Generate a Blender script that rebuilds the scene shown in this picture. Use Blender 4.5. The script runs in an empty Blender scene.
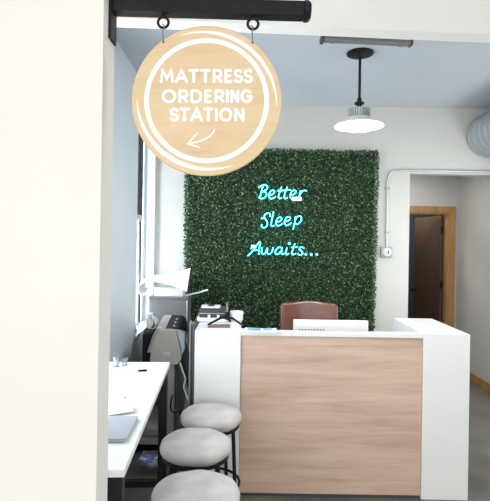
import bpy, bmesh, math, random
from mathutils import Vector, Matrix

random.seed(7)
S = bpy.context.scene
COL = S.collection

# ------------------------------------------------------------------ camera
CAM_H = 1.65
F = 470.0            # focal length in pixels of a 490 wide frame
ROLL = math.radians(0.9)
cd = bpy.data.cameras.new('camera')
cd.sensor_fit = 'HORIZONTAL'; cd.sensor_width = 36.0
cd.lens = 36.0 * F / 490.0
cd.shift_y = -10.5 / 490.0
cd.clip_start = 0.05
cam = bpy.data.objects.new('camera', cd); COL.objects.link(cam)
cam.matrix_world = Matrix.Translation((0, 0, CAM_H)) @ Matrix.Rotation(math.radians(90), 4, 'X') @ Matrix.Rotation(ROLL, 4, 'Z')
S.camera = cam

# ------------------------------------------------------------------ world, lights, exposure
S.view_settings.view_transform = 'Standard'
S.view_settings.look = 'None'
S.view_settings.gamma = 1.0
S.view_settings.use_curve_mapping = False
S.view_settings.exposure = 0.18
w = bpy.data.worlds.new('daylight'); S.world = w; w.use_nodes = True
bg = w.node_tree.nodes['Background']
bg.inputs[0].default_value = (0.86, 0.93, 1.0, 1); bg.inputs[1].default_value = 1.1

def area(name, loc, rot, sx, sy, power, col):
    l = bpy.data.lights.new(name, 'AREA'); l.shape = 'RECTANGLE'
    l.size = sx; l.size_y = sy; l.energy = power; l.color = col
    o = bpy.data.objects.new(name, l); COL.objects.link(o)
    o.location = loc; o.rotation_euler = rot
    return o
R90 = math.pi / 2
# daylight through the shop front behind the camera
area('shopfront_daylight', (0.2, -2.6, 1.75), (R90, 0, 0), 5.2, 2.5, 112, (1.0, 0.975, 0.93))
# ceiling lamps of the front of the shop (out of frame); the fills after them are added
area('shop_lamp', (1.55, 2.25, 2.5), (0, 0, 0), 0.3, 0.3, 14, (1.0, 0.97, 0.92))
area('right_fill', (2.70, 3.7, 1.5), (0, R90, 0), 1.2, 1.2, 24, (0.88, 0.94, 1.0))  # added fill from the right to lift the left wall, no window there
area('back_room_fill', (2.3, 6.75, 2.48), (0, 0, 0), 0.3, 0.3, 18, (1.0, 0.93, 0.85))  # added fill so the open door does not go black
area('hall_fill', (1.7, 5.5, 2.58), (0, 0, 0), 0.8, 0.5, 10, (1.0, 0.94, 0.86))  # unseen light added to brighten the hall
# daylight through the seen and the assumed window of the left wall
area('window_daylight', (-1.30, 4.33, 1.75), (0, -R90, 0), 1.9, 0.75, 52, (0.80, 0.90, 1.0))
area('window_daylight', (-1.30, 2.35, 1.75), (0, -R90, 0), 1.9, 1.3, 65, (0.84, 0.92, 1.0))  # daylight of the assumed, unseen window

# ------------------------------------------------------------------ helpers
def px2(px, py):
    u = px - 245.0; v = 240.0 - py
    return (u * math.cos(ROLL) - v * math.sin(ROLL), u * math.sin(ROLL) + v * math.cos(ROLL))
def at(px, py, d):                    # a measured point at distance d into the room
    u, v = px2(px, py)
    return Vector((u / F * d, d, CAM_H + v / F * d))
def on(px, py, h):                    # a measured point on a level surface of height h
    u, v = px2(px, py)
    d = (h - CAM_H) * F / v
    return Vector((u / F * d, d, h))

def rgb(r, g, b):                     # display value -> scene linear
    f = lambda c: (c / 12.92 if c <= 0.04045 else ((c + 0.055) / 1.055) ** 2.4)
    return (f(r / 255.0), f(g / 255.0), f(b / 255.0), 1)

def mat(name, col, rough=0.5, metal=0.0, var=0.0, scale=8.0, bump=0.0, bscale=60.0, emit=None, estr=0.0, stretch=(1, 1, 1), spec=0.5, sheen=0.0, coat=0.0):
    m = bpy.data.materials.new(name); m.use_nodes = True
    nt = m.node_tree; p = nt.nodes['Principled BSDF']
    p.inputs['Base Color'].default_value = col
    p.inputs['Roughness'].default_value = rough
    p.inputs['Metallic'].default_value = metal
    p.inputs['Specular IOR Level'].default_value = spec
    if sheen: p.inputs['Sheen Weight'].default_value = sheen
    if coat: p.inputs['Coat Weight'].default_value = coat
    tc = nt.nodes.new('ShaderNodeTexCoord'); mp = nt.nodes.new('ShaderNodeMapping')
    mp.inputs['Scale'].default_value = stretch
    nt.links.new(tc.outputs['Object'], mp.inputs['Vector'])
    if var > 0:
        n = nt.nodes.new('ShaderNodeTexNoise'); n.inputs['Scale'].default_value = scale
        n.inputs['Detail'].default_value = 6
        nt.links.new(mp.outputs['Vector'], n.inputs['Vector'])
        r = nt.nodes.new('ShaderNodeValToRGB')
        r.color_ramp.elements[0].position = 0.32; r.color_ramp.elements[1].position = 0.68
        r.color_ramp.elements[0].color = tuple(c * (1 - var) for c in col[:3]) + (1,)
        r.color_ramp.elements[1].color = tuple(min(1, c * (1 + var)) for c in col[:3]) + (1,)
        nt.links.new(n.outputs['Fac'], r.inputs['Fac'])
        nt.links.new(r.outputs['Color'], p.inputs['Base Color'])
    if bump > 0:
        n = nt.nodes.new('ShaderNodeTexNoise'); n.inputs['Scale'].default_value = bscale
        n.inputs['Detail'].default_value = 4
        nt.links.new(mp.outputs['Vector'], n.inputs['Vector'])
        b = nt.nodes.new('ShaderNodeBump'); b.inputs['Strength'].default_value = bump
        b.inputs['Distance'].default_value = 0.01
        nt.links.new(n.outputs['Fac'], b.inputs['Height'])
        nt.links.new(b.outputs['Normal'], p.inputs['Normal'])
    if emit:
        p.inputs['Emission Color'].default_value = emit
        p.inputs['Emission Strength'].default_value = estr
    return m

def wood(name, stops, scale, stretch, rough=0.45, bump=0.02):
    m = bpy.data.materials.new(name); m.use_nodes = True
    nt = m.node_tree; p = nt.nodes['Principled BSDF']; p.inputs['Roughness'].default_value = rough
    tc = nt.nodes.new('ShaderNodeTexCoord'); mp = nt.nodes.new('ShaderNodeMapping')
    mp.inputs['Scale'].default_value = stretch
    nt.links.new(tc.outputs['Object'], mp.inputs['Vector'])
    n1 = nt.nodes.new('ShaderNodeTexNoise'); n1.inputs['Scale'].default_value = scale
    n1.inputs['Detail'].default_value = 5; n1.inputs['Distortion'].default_value = 0.6
    n2 = nt.nodes.new('ShaderNodeTexNoise'); n2.inputs['Scale'].default_value = scale * 5
    n2.inputs['Detail'].default_value = 3
    for n in (n1, n2): nt.links.new(mp.outputs['Vector'], n.inputs['Vector'])
    mx = nt.nodes.new('ShaderNodeMix'); mx.data_type = 'FLOAT'; mx.inputs[0].default_value = 0.3
    nt.links.new(n1.outputs['Fac'], mx.inputs[2]); nt.links.new(n2.outputs['Fac'], mx.inputs[3])
    r = nt.nodes.new('ShaderNodeValToRGB')
    while len(r.color_ramp.elements) < len(stops): r.color_ramp.elements.new(0.5)
    for e, (pos, c) in zip(r.color_ramp.elements, stops): e.position = pos; e.color = c
    nt.links.new(mx.outputs[0], r.inputs['Fac']); nt.links.new(r.outputs['Color'], p.inputs['Base Color'])
    b = nt.nodes.new('ShaderNodeBump'); b.inputs['Strength'].default_value = bump; b.inputs['Distance'].default_value = 0.01
    nt.links.new(mx.outputs[0], b.inputs['Height']); nt.links.new(b.outputs['Normal'], p.inputs['Normal'])
    return m

M = {}
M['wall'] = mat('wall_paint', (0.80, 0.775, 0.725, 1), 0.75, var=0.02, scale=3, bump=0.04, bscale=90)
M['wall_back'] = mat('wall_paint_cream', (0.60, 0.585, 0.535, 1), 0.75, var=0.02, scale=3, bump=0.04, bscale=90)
M['wall_cool'] = mat('wall_paint_cool', (0.74, 0.785, 0.82, 1), 0.75, var=0.02, scale=3, bump=0.04, bscale=90)
M['wall_grey'] = mat('wall_paint_grey', (0.50, 0.50, 0.49, 1), 0.75, var=0.03, scale=3, bump=0.04, bscale=90)
M['ceil'] = mat('ceiling_paint', (0.52, 0.545, 0.575, 1), 0.85, var=0.02, scale=2, bump=0.03, bscale=70)
M['floor'] = mat('polished_concrete', (0.125, 0.115, 0.098, 1), 0.33, var=0.28, scale=2.6, bump=0.02, bscale=30)
M['white'] = mat('white_laminate', (0.74, 0.74, 0.72, 1), 0.35, var=0.01, scale=4)
M['white_paint'] = mat('white_gloss_paint', (0.82, 0.83, 0.84, 1), 0.4, var=0.02, scale=6)
M['paper'] = mat('white_paper', (0.84, 0.85, 0.86, 1), 0.7, var=0.015, scale=10)
M['plastic_white'] = mat('white_plastic', (0.82, 0.82, 0.82, 1), 0.35, var=0.01)
M['blue_ink'] = mat('pale_blue_ink', rgb(120, 175, 220), 0.6, var=0.15, scale=40)
M['pale_ink'] = mat('faint_blue_print', rgb(205, 222, 240), 0.6, var=0.05, scale=60)
M['brown_print'] = mat('brown_print', rgb(140, 105, 95), 0.6, var=0.3, scale=50)
M['black_metal'] = mat('black_powder_coat', (0.012, 0.012, 0.014, 1), 0.5, var=0.2, scale=30, spec=0.2)
M['black_plastic'] = mat('black_plastic', (0.010, 0.010, 0.012, 1), 0.6, var=0.2, scale=30, spec=0.1)
M['black_cloth'] = mat('black_fabric', (0.010, 0.010, 0.011, 1), 0.9, var=0.3, scale=40, bump=0.1)
M['char'] = mat('charcoal_plastic', (0.035, 0.037, 0.04, 1), 0.5, var=0.2, scale=20)
M['grey_metal'] = mat('grey_metal', (0.17, 0.17, 0.168, 1), 0.5, var=0.05, scale=12)
M['dk_grey'] = mat('dark_grey_panel', (0.055, 0.058, 0.064, 1), 0.5, var=0.1, scale=10)
M['alu'] = mat('aluminium', (0.55, 0.56, 0.56, 1), 0.4, 0.6, var=0.05, scale=20)
M['galv'] = mat('galvanised_steel', (0.36, 0.385, 0.395, 1), 0.5, 0.3, var=0.06, scale=14)
M['beige'] = mat('beige_plastic', (0.33, 0.31, 0.275, 1), 0.5, var=0.04, scale=8)
M['bluegrey'] = mat('blue_grey_plastic', (0.34, 0.39, 0.44, 1), 0.4, var=0.08, scale=12)
M['yellow'] = mat('yellow_sticker', (0.85, 0.72, 0.03, 1), 0.5, var=0.03)
M['leather'] = mat('brown_leather', rgb(108, 60, 44), 0.30, var=0.18, scale=10, bump=0.10, bscale=140, coat=0.2)
M['velvet'] = mat('greige_velvet', (0.47, 0.445, 0.43, 1), 0.85, var=0.17, scale=9, bump=0.35, bscale=14, sheen=0.15)
M['laptop'] = mat('silver_blue_lid', rgb(165, 168, 174), 0.45, 0.0, var=0.02, scale=10)
M['ply'] = wood('birch_plywood', [(0.30, rgb(207, 178, 136)), (0.5, rgb(216, 189, 149)), (0.72, rgb(222, 198, 161))], 3.0, (1, 3, 6), 0.5, 0.02)
M['oak'] = wood('pinkish_oak_laminate', [(0.25, rgb(166, 135, 118)), (0.42, rgb(188, 158, 140)), (0.55, rgb(199, 171, 152)), (0.75, rgb(211, 187, 168))], 1.5, (0.7, 6, 9), 0.42, 0.02)
M['pine'] = wood('stained_pine', [(0.3, rgb(142, 106, 60)), (0.55, rgb(168, 130, 78)), (0.75, rgb(184, 148, 96))], 3, (9, 6, 1), 0.5, 0.03)
M['door'] = wood('dark_veneer', [(0.3, rgb(64, 50, 37)), (0.6, rgb(80, 63, 47)), (0.8, rgb(90, 72, 54))], 3, (9, 6, 1), 0.5, 0.02)
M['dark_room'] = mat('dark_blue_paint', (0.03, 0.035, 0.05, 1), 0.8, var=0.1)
M['sign_white'] = mat('white_paint_on_wood', (0.88, 0.88, 0.87, 1), 0.55, var=0.01)
M['leaf_a'] = mat('leaf_dark', (0.007, 0.032, 0.008, 1), 0.45, var=0.3, scale=30)
M['leaf_b'] = mat('leaf_mid', (0.030, 0.092, 0.022, 1), 0.42, var=0.3, scale=30)
M['leaf_c'] = mat('leaf_light_glint', (0.20, 0.33, 0.13, 1), 0.42, var=0.3, scale=30)  # palest leaf tone, lightened further to paint in glints on the leaves
M['hedge_back'] = mat('hedge_backing', (0.006, 0.018, 0.006, 1), 0.9, var=0.2)
M['neon'] = mat('cyan_neon', (0.2, 0.8, 0.85, 1), 0.4, var=0.01, emit=(0.075, 0.66, 0.85, 1), estr=3.4)
M['led'] = mat('led_lens', (0.9, 0.92, 0.95, 1), 0.4, var=0.01, emit=(0.93, 0.98, 1.0, 1), estr=85.0)
M['rubber'] = mat('rubber', (0.02, 0.02, 0.02, 1), 0.8, var=0.1)
M['blue_plastic'] = mat('blue_plastic', (0.02, 0.11, 0.55, 1), 0.4, var=0.1)
M['board'] = mat('grey_board', (0.42, 0.41, 0.39, 1), 0.8, var=0.12, scale=20)

def glass_mat(name, tint=(1, 1, 1, 1), refl=0.08, rough=0.02):
    m = bpy.data.materials.new(name); m.use_nodes = True
    nt = m.node_tree; nt.nodes.remove(nt.nodes['Principled BSDF'])
    out = nt.nodes['Material Output']
    t = nt.nodes.new('ShaderNodeBsdfTransparent'); t.inputs[0].default_value = tint
    g = nt.nodes.new('ShaderNodeBsdfGlossy'); g.inputs['Roughness'].default_value = rough
    n = nt.nodes.new('ShaderNodeTexNoise'); n.inputs['Scale'].default_value = 3
    mr = nt.nodes.new('ShaderNodeMapRange'); mr.inputs[3].default_value = refl * 0.8; mr.inputs[4].default_value = refl * 1.2
    nt.links.new(n.outputs['Fac'], mr.inputs[0])
    mx = nt.nodes.new('ShaderNodeMixShader'); nt.links.new(mr.outputs[0], mx.inputs[0])
    nt.links.new(t.outputs[0], mx.inputs[1]); nt.links.new(g.outputs[0], mx.inputs[2])
    nt.links.new(mx.outputs[0], out.inputs[0])
    return m
M['glass'] = glass_mat('window_glass')
M['film'] = glass_mat('clear_plastic_film', (0.90, 0.92, 0.94, 1), 0.16, 0.2)

class MB:
    """collects shapes and links them as one mesh object"""
    def __init__(s): s.bm = bmesh.new()
    def box(s, x0, x1, y0, y1, z0, z1, bev=0.0, seg=2, xf=None):
        r = bmesh.ops.create_cube(s.bm, size=1.0)
        vs = r['verts']
        for v in vs:
            v.co = Vector(((x0 + x1) / 2 + v.co.x * (x1 - x0), (y0 + y1) / 2 + v.co.y * (y1 - y0), (z0 + z1) / 2 + v.co.z * (z1 - z0)))
        if bev > 0:
            es = list({e for v in vs for e in v.link_edges})
            q = bmesh.ops.bevel(s.bm, geom=es, offset=bev, segments=seg, affect='EDGES', profile=0.5)
            vs = list({v for f in q['faces'] for v in f.verts} | {v for v in vs if v.is_valid})
        if xf:
            for v in vs: v.co = xf @ v.co
        return s
    def tube(s, pts, r, n=10, closed=False, cap=True):
        pts = [Vector(p) for p in pts]; N = len(pts)
        rr = r if isinstance(r, (list, tuple)) else [r] * N
        rings = []; up = None
        for i, p in enumerate(pts):
            if closed: t = pts[(i + 1) % N] - pts[i - 1]
            elif i == 0: t = pts[1] - p
            elif i == N - 1: t = p - pts[i - 1]
            else: t = (pts[i + 1] - p).normalized() + (p - pts[i - 1]).normalized()
            if t.length < 1e-9: t = Vector((0, 0, 1))
            t.normalize()
            if up is None:
                up = Vector((0, 0, 1)) if abs(t.z) < 0.9 else Vector((1, 0, 0))
            a = t.cross(up)
            if a.length < 1e-5: a = t.cross(Vector((0.3, 1, 0.2)))
            a.normalize(); b = a.cross(t).normalized(); up = b
            rings.append([s.bm.verts.new(p + (a * math.cos(2 * math.pi * k / n) + b * math.sin(2 * math.pi * k / n)) * rr[i]) for k in range(n)])
        for i in range(N if closed else N - 1):
            A = rings[i]; B = rings[(i + 1) % N]
            for k in range(n): s.bm.faces.new((A[k], A[(k + 1) % n], B[(k + 1) % n], B[k]))
        if cap and not closed:
            s.bm.faces.new(rings[0][::-1]); s.bm.faces.new(rings[-1])
        return s
    def lathe(s, prof, c=(0, 0, 0), n=40, xf=None):
        rings = []
        for (r, z) in prof:
            if r < 1e-5: rings.append([s.bm.verts.new((c[0], c[1], c[2] + z))])
            else: rings.append([s.bm.verts.new((c[0] + r * math.cos(2 * math.pi * k / n), c[1] + r * math.sin(2 * math.pi * k / n), c[2] + z)) for k in range(n)])
        for A, B in zip(rings, rings[1:]):
            for k in range(n):
                a = (A[k % len(A)], A[(k + 1) % len(A)]) if len(A) > 1 else (A[0],)
                b = (B[k % len(B)], B[(k + 1) % len(B)]) if len(B) > 1 else (B[0],)
                f = list(a) + list(b)[::-1]
                if len(f) >= 3: s.bm.faces.new(f)
        for ring, flip in ((rings[0], True), (rings[-1], False)):
            if len(ring) > 1: s.bm.faces.new(ring[::-1] if flip else ring)
        if xf:
            for R in rings:
                for v in R: v.co = xf @ v.co
        return s
    def prism(s, poly, d0, d1, axis='Y'):
        """polygon given in the plane across the axis, extruded from d0 to d1"""
        def mk(a, b, d):
            return {'Y': (a, d, b), 'X': (d, a, b), 'Z': (a, b, d)}[axis]
        A = [s.bm.verts.new(mk(a, b, d0)) for a, b in poly]
        B = [s.bm.verts.new(mk(a, b, d1)) for a, b in poly]
        n = len(poly)
        s.bm.faces.new(A); s.bm.faces.new(B[::-1])
        for k in range(n): s.bm.faces.new((A[k], B[k], B[(k + 1) % n], A[(k + 1) % n]))
        return s
    def grid(s, fn, nu, nv, thick=0.0):
        g = [[s.bm.verts.new(fn(i / nu, j / nv)) for j in range(nv + 1)] for i in range(nu + 1)]
        fs = [s.bm.faces.new((g[i][j], g[i + 1][j], g[i + 1][j + 1], g[i][j + 1])) for i in range(nu) for j in range(nv)]
        if thick:
            bmesh.ops.recalc_face_normals(s.bm, faces=fs)
            bmesh.ops.solidify(s.bm, geom=fs, thickness=thick)
        return s
    def build(s, name, m, parent=None, smooth=True, xf=None):
        if xf:
            for v in s.bm.verts: v.co = xf @ v.co
        bmesh.ops.recalc_face_normals(s.bm, faces=s.bm.faces[:])
        me = bpy.data.meshes.new(name); s.bm.to_mesh(me); s.bm.free()
        for mm in (m if isinstance(m, (list, tuple)) else [m]): me.materials.append(mm)
        if smooth:
            me.polygons.foreach_set('use_smooth', [True] * len(me.polygons))
            me.set_sharp_from_angle(angle=math.radians(38))
        o = bpy.data.objects.new(name, me); COL.objects.link(o)
        if parent: o.parent = parent
        return o

def tag(o, label=None, cat=None, group=None, kind=None):
    if label: o['label'] = label
    if cat: o['category'] = cat
    if group: o['group'] = group
    if kind: o['kind'] = kind
    return o
def thing(name, label, cat, loc=(0, 0, 0), rz=0.0, group=None):
    o = bpy.data.objects.new(name, None); o.empty_display_size = 0.1; COL.objects.link(o)
    o.location = loc; o.rotation_euler = (0, 0, rz)
    return tag(o, label, cat, group)
def copy_tree(o, parent=None):
    c = o.copy(); COL.objects.link(c)
    if parent: c.parent = parent
    for ch in [x for x in bpy.data.objects if x.parent == o]: copy_tree(ch, c)
    return c
def smoothpts(pts, sub=6):
    P = [Vector(p) for p in pts]
    if len(P) < 3: return P
    out = []
    for i in range(len(P) - 1):
        p0 = P[max(i - 1, 0)]; p1 = P[i]; p2 = P[i + 1]; p3 = P[min(i + 2, len(P) - 1)]
        for k in range(sub):
            t = k / sub
            out.append(0.5 * ((2 * p1) + (p2 - p0) * t + (2 * p0 - 5 * p1 + 4 * p2 - p3) * t * t + (3 * p1 - p0 - 3 * p2 + p3) * t ** 3))
    out.append(P[-1]); return out

# ------------------------------------------------------------------ setting
CEIL = 3.03; WX = -0.92; BY = 4.80; RX = 2.75; HY = 6.10
def struct(mb, name, m, smooth=False): return tag(mb.build(name, m, smooth=smooth), kind='structure')
struct(MB().box(-3.2, 4.2, -2.4, 7.6, -0.1, 0.0), 'floor', M['floor'])
struct(MB().box(-3.2, 4.2, -2.4, 4.92, CEIL, CEIL + 0.1), 'ceiling', M['ceil'])
# left wall with two window openings (the nearer one is assumed, unseen behind the sign wall, to light the table)
W1 = (4.00, 4.75); W2 = (1.75, 3.0); SILL = 0.80; HEAD = 2.75; WT = 0.22
mb = MB()
for y0, y1 in ((1.41, W2[0]), (W2[1], W1[0]), (W1[1], 4.92)): mb.box(WX - WT, WX, y0, y1, 0, CEIL)
for y0, y1 in (W1, W2):
    mb.box(WX - WT, WX, y0, y1, 0, SILL); mb.box(WX - WT, WX, y0, y1, HEAD, CEIL)
struct(mb, 'wall_left', M['wall_cool'])
OPX = 1.675; OPZ = 2.355
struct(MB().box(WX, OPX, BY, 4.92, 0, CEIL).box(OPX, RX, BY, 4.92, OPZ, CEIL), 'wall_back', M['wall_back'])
struct(MB().box(RX, RX + 0.12, -2.4, HY, 0, CEIL), 'wall_right', M['wall_grey'])
# wall with the sign, close to the camera; its free end is the jamb seen edge-on
struct(MB().box(-3.2, -0.401, 1.30, 1.41, 0, CEIL), 'wall_front', M['wall'])
struct(MB().box(-3.3, -3.2, -2.4, 1.41, 0, CEIL), 'wall_side', M['wall'])
# hall behind the opening
DX0, DX1, DZ = 1.84, 2.64, 2.04
mb = MB().box(0.6, DX0, HY, HY + 0.1, 0, 2.6).box(DX1, RX + 0.12, HY, HY + 0.1, 0, 2.6).box(DX0, DX1, HY, HY + 0.1, DZ, 2.6)
struct(mb, 'wall_hall', M['wall_grey'])
struct(MB().box(0.5, 0.6, 4.92, HY + 0.1, 0, 2.6), 'wall_hall_end', M['wall_grey'])
struct(MB().box(0.5, RX + 0.12, 4.92, HY + 0.1, 2.6, 2.7), 'ceiling_hall', M['ceil'])
# dark room beyond the hall door
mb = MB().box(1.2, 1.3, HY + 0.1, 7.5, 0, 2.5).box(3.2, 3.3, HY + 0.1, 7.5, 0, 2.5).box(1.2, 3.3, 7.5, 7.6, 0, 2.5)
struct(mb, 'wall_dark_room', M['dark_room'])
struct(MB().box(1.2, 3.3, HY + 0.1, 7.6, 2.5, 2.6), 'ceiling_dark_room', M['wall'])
# baseboards
struct(MB().box(RX - 0.014, RX, 4.92, HY, 0, 0.10, 0.004), 'baseboard_right', M['pine'])
struct(MB().box(DX1 + 0.075, RX - 0.014, HY - 0.014, HY, 0, 0.10, 0.004), 'baseboard_hall', M['pine'])
struct(MB().box(WX, OPX, BY - 0.014, BY, 0, 0.10, 0.004), 'baseboard_back', M['white_paint'])
# dropped beam across the room
bx = MB()
ang = math.atan2(0.12, 1.97)
xf = Matrix.Translation((WX, 2.386, 0)) @ Matrix.Rotation(ang, 4, 'Z')
bx.box(0.012, 3.66, -0.10, 0.0, 2.727, CEIL, xf=xf)
struct(bx, 'trim_1', M['wall'])

def window(name, y0, y1, bar):
    e = bpy.data.objects.new(name, None); COL.objects.link(e); e.location = (WX, (y0 + y1) / 2, SILL); e['kind'] = 'structure'
    def B(nm, m, *b, bev=0.003):
        mbx = MB()
        for q in b: mbx.box(q[0] - WX, q[1] - WX, q[2] - (y0 + y1) / 2, q[3] - (y0 + y1) / 2, q[4] - SILL, q[5] - SILL, bev)
        return mbx.build(nm, m, e, smooth=False)
    X0, X1 = WX - 0.17, WX - 0.10
    B('window_frame', M['white_paint'], (X0, X1, y0, y0 + 0.05, SILL, HEAD), (X0, X1, y1 - 0.05, y1, SILL, HEAD), (X0, X1, y0 + 0.05, y1 - 0.05, HEAD - 0.05, HEAD), (X0, X1, y0 + 0.05, y1 - 0.05, SILL, SILL + 0.04))
    B('window_sill', M['white_paint'], (WX - 0.1, WX + 0.012, y0, y1, SILL - 0.0, SILL + 0.022))
    mid = 1.87
    B('upper_sash', M['black_metal'], (X0 + 0.02, X1 + 0.025, bar, bar + 0.10, mid, HEAD - 0.05), (X0 + 0.02, X1, y0 + 0.05, y0 + 0.09, mid, HEAD - 0.05))
    B('meeting_rail', M['alu'], (X0 + 0.02, X1 + 0.03, y0 + 0.05, bar + 0.10, mid - 0.05, mid))
    B('lower_sash', M['alu'], (X0 + 0.02, X1 + 0.012, bar + 0.01, bar + 0.07, SILL + 0.04, mid - 0.05), (X0 + 0.02, X1, y0 + 0.05, y0 + 0.08, SILL + 0.04, mid - 0.05))
    B('sash_gasket', M['char'], (X0 + 0.02, X1 + 0.02, bar + 0.071, bar + 0.095, SILL + 0.04, mid - 0.05))
    B('pane', M['glass'], (X0 + 0.03, X0 + 0.036, y0 + 0.05, y1 - 0.05, SILL + 0.04, HEAD - 0.05), bev=0)
    return e
window('window_1', W1[0], W1[1], 4.45)
window('window_assumed', W2[0], W2[1], 2.7)

# hall door with stained trim, opened into the dark room
d = bpy.data.objects.new('door_1', None); COL.objects.link(d); d.location = (DX1, HY, 0); d['kind'] = 'structure'
TW = 0.085
def lb(mbx, x0, x1, y0, y1, z0, z1, bev=0.003): return mbx.box(x0 - DX1, x1 - DX1, y0 - HY, y1 - HY, z0, z1, bev)
lb(lb(lb(MB(), DX0 - TW, DX0, HY - 0.018, HY, 0, DZ + TW), DX1, DX1 + TW, HY - 0.018, HY, 0, DZ + TW), DX0, DX1, HY - 0.018, HY, DZ, DZ + TW).build('door_trim', M['pine'], d, smooth=False)
lb(lb(lb(MB(), DX0, DX0 + 0.02, HY, HY + 0.1, 0, DZ), DX1 - 0.02, DX1, HY, HY + 0.1, 0, DZ), DX0 + 0.02, DX1 - 0.02, HY, HY + 0.1, DZ - 0.02, DZ).build('door_jamb', M['pine'], d, smooth=False)
hx = Matrix.Translation((-0.055, 0.11, 0)) @ Matrix.Rotation(math.radians(-84), 4, 'Z')
pan = MB().box(-0.75, 0, 0.0, 0.035, 0.01, DZ - 0.03, 0.003).build('door_panel', M['door'], d, smooth=False, xf=hx)
kn = MB()
kxf = hx @ Matrix.Translation((-0.69, -0.0, 0.97)) @ Matrix.Rotation(math.radians(90), 4, 'X')
kn.lathe([(0.026, 0), (0.026, 0.006), (0.011, 0.012), (0.011, 0.035), (0.026, 0.045), (0.028, 0.06), (0.018, 0.072), (0, 0.074)], n=20, xf=kxf)
kn.build('door_knob', M['black_metal'], pan)
for hz in (0.25, 1.10, 1.82):
    MB().box(-0.055, -0.02, 0.098, 0.108, hz - 0.045, hz + 0.045, 0.001).tube([(-0.048, 0.095, hz - 0.05), (-0.048, 0.095, hz + 0.05)], 0.007).build('hinge', M['black_metal'], d)

# ------------------------------------------------------------------ green wall panel
GX0, GX1, GZ0, GZ1 = -0.602, 1.315, 0.56, 2.56
hp = thing('artificial_grass_panel', 'large dark green artificial boxwood panel on the back wall behind the neon words', 'hedge panel', ((GX0 + GX1) / 2, BY - 0.002, GZ0))
HW = (GX1 - GX0) / 2; HH = GZ1 - GZ0
MB().box(-HW + 0.012, HW - 0.012, -0.04, -0.001, 0, HH).build('backing', M['hedge_back'], hp, smooth=False)
verts = []; faces = []; mi = []
rnd = random.Random(3)
for i in range(36000):
    x = rnd.uniform(-HW, HW); z = rnd.uniform(0, HH)
    if i >= 31000:
        if i % 2: x = rnd.choice((-1, 1)) * (HW + rnd.uniform(-0.03, 0.006))
        else: z = (HH + rnd.uniform(-0.03, 0.006)) if z > HH / 2 else rnd.uniform(-0.006, 0.03)
    x += (x / HW) * (z - HH * 0.5) * 0.014; y = -0.045 - rnd.random() ** 1.3 * 0.045
    L = rnd.uniform(0.013, 0.027); W = L * rnd.uniform(0.42, 0.6)
    a = rnd.uniform(0, 2 * math.pi)
    dirv = Vector((math.cos(a), -rnd.uniform(0.15, 1.0), math.sin(a) + 0.25)).normalized()
    side = dirv.cross(Vector((rnd.uniform(-.4, .4), -1, rnd.uniform(-.4, .4)))).normalized()
    nrm = side.cross(dirv).normalized()
    p = Vector((x, y, z)); b = len(verts)
    verts += [p, p + dirv * L * .5 + side * W * .5 + nrm * W * .15, p + dirv * L, p + dirv * L * .5 - side * W * .5 + nrm * W * .15]
    faces += [(b, b + 1, b + 2), (b, b + 2, b + 3)]
    k = rnd.random(); k = 0 if k < 0.5 else (1 if k < 0.87 else 2)
    mi += [k, k]
me = bpy.data.meshes.new('foliage'); me.from_pydata([tuple(v) for v in verts], [], faces); me.update()
for q in ('leaf_a', 'leaf_b', 'leaf_c'): me.materials.append(M[q])
me.polygons.foreach_set('material_index', mi)
fo = bpy.data.objects.new('foliage', me); COL.objects.link(fo); fo.parent = hp; fo['kind'] = 'stuff'

# ------------------------------------------------------------------ neon words
NY = 4.675
ns = thing('neon_sign', 'glowing cyan neon script reading Better Sleep Awaits on the grass panel', 'neon sign', at(282, 258, NY))
nb = Vector(ns.location)
def neon(strokes, org, sc, dots=(), r=0.0055):
    mbn = MB()
    for st in strokes:
        pts = smoothpts([at(org[0] + x / sc, org[1] + y / sc, NY) - nb for x, y in st], 6)
        mbn.tube(pts, r, 8)
    for x, y in dots:
        c = at(org[0] + x / sc, org[1] + y / sc, NY) - nb
        MB().lathe([(0, -0.012), (0.009, -0.009), (0.012, 0), (0.009, 0.009), (0, 0.012)], c=c, n=12).build('neon_dot', M['neon'], ns)
    return mbn.build('neon_word', M['neon'], ns)
E_ = lambda x, y: [(x, y + 40), (x + 32, y + 33), (x + 49, y + 12), (x + 38, y), (x + 19, y + 6), (x + 4, y + 32), (x + 3, y + 56), (x + 18, y + 70), (x + 42, y + 62), (x + 57, y + 50)]
neon([[(80, 52), (68, 98), (55, 150)], [(48, 64), (68, 46), (98, 40), (118, 54), (110, 78), (76, 94)], [(76, 94), (104, 100), (110, 124), (92, 146), (62, 152), (46, 140)],
      E_(128, 84), [(234, 56), (218, 100), (208, 136), (215, 152), (236, 144)], [(280, 56), (264, 100), (254, 136), (262, 152), (282, 144)], [(198, 88), (310, 80)],
      E_(302, 84), [(390, 86), (381, 120), (372, 152)], [(381, 122), (396, 98), (416, 86), (440, 88)]], (253, 180), 8.167)
neon([[(138, 88), (140, 66), (122, 58), (100, 68), (92, 90), (106, 112), (118, 136), (110, 166), (88, 178), (70, 166), (72, 148)], [(66, 102), (92, 100)],
      [(168, 46), (155, 110), (148, 150), (157, 166), (176, 158)], E_(186, 92), E_(256, 88),
      [(348, 84), (340, 140), (328, 192)], [(343, 118), (360, 90), (384, 82), (396, 100), (387, 128), (364, 148), (341, 140)]], (253, 206), 8.167)
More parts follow.
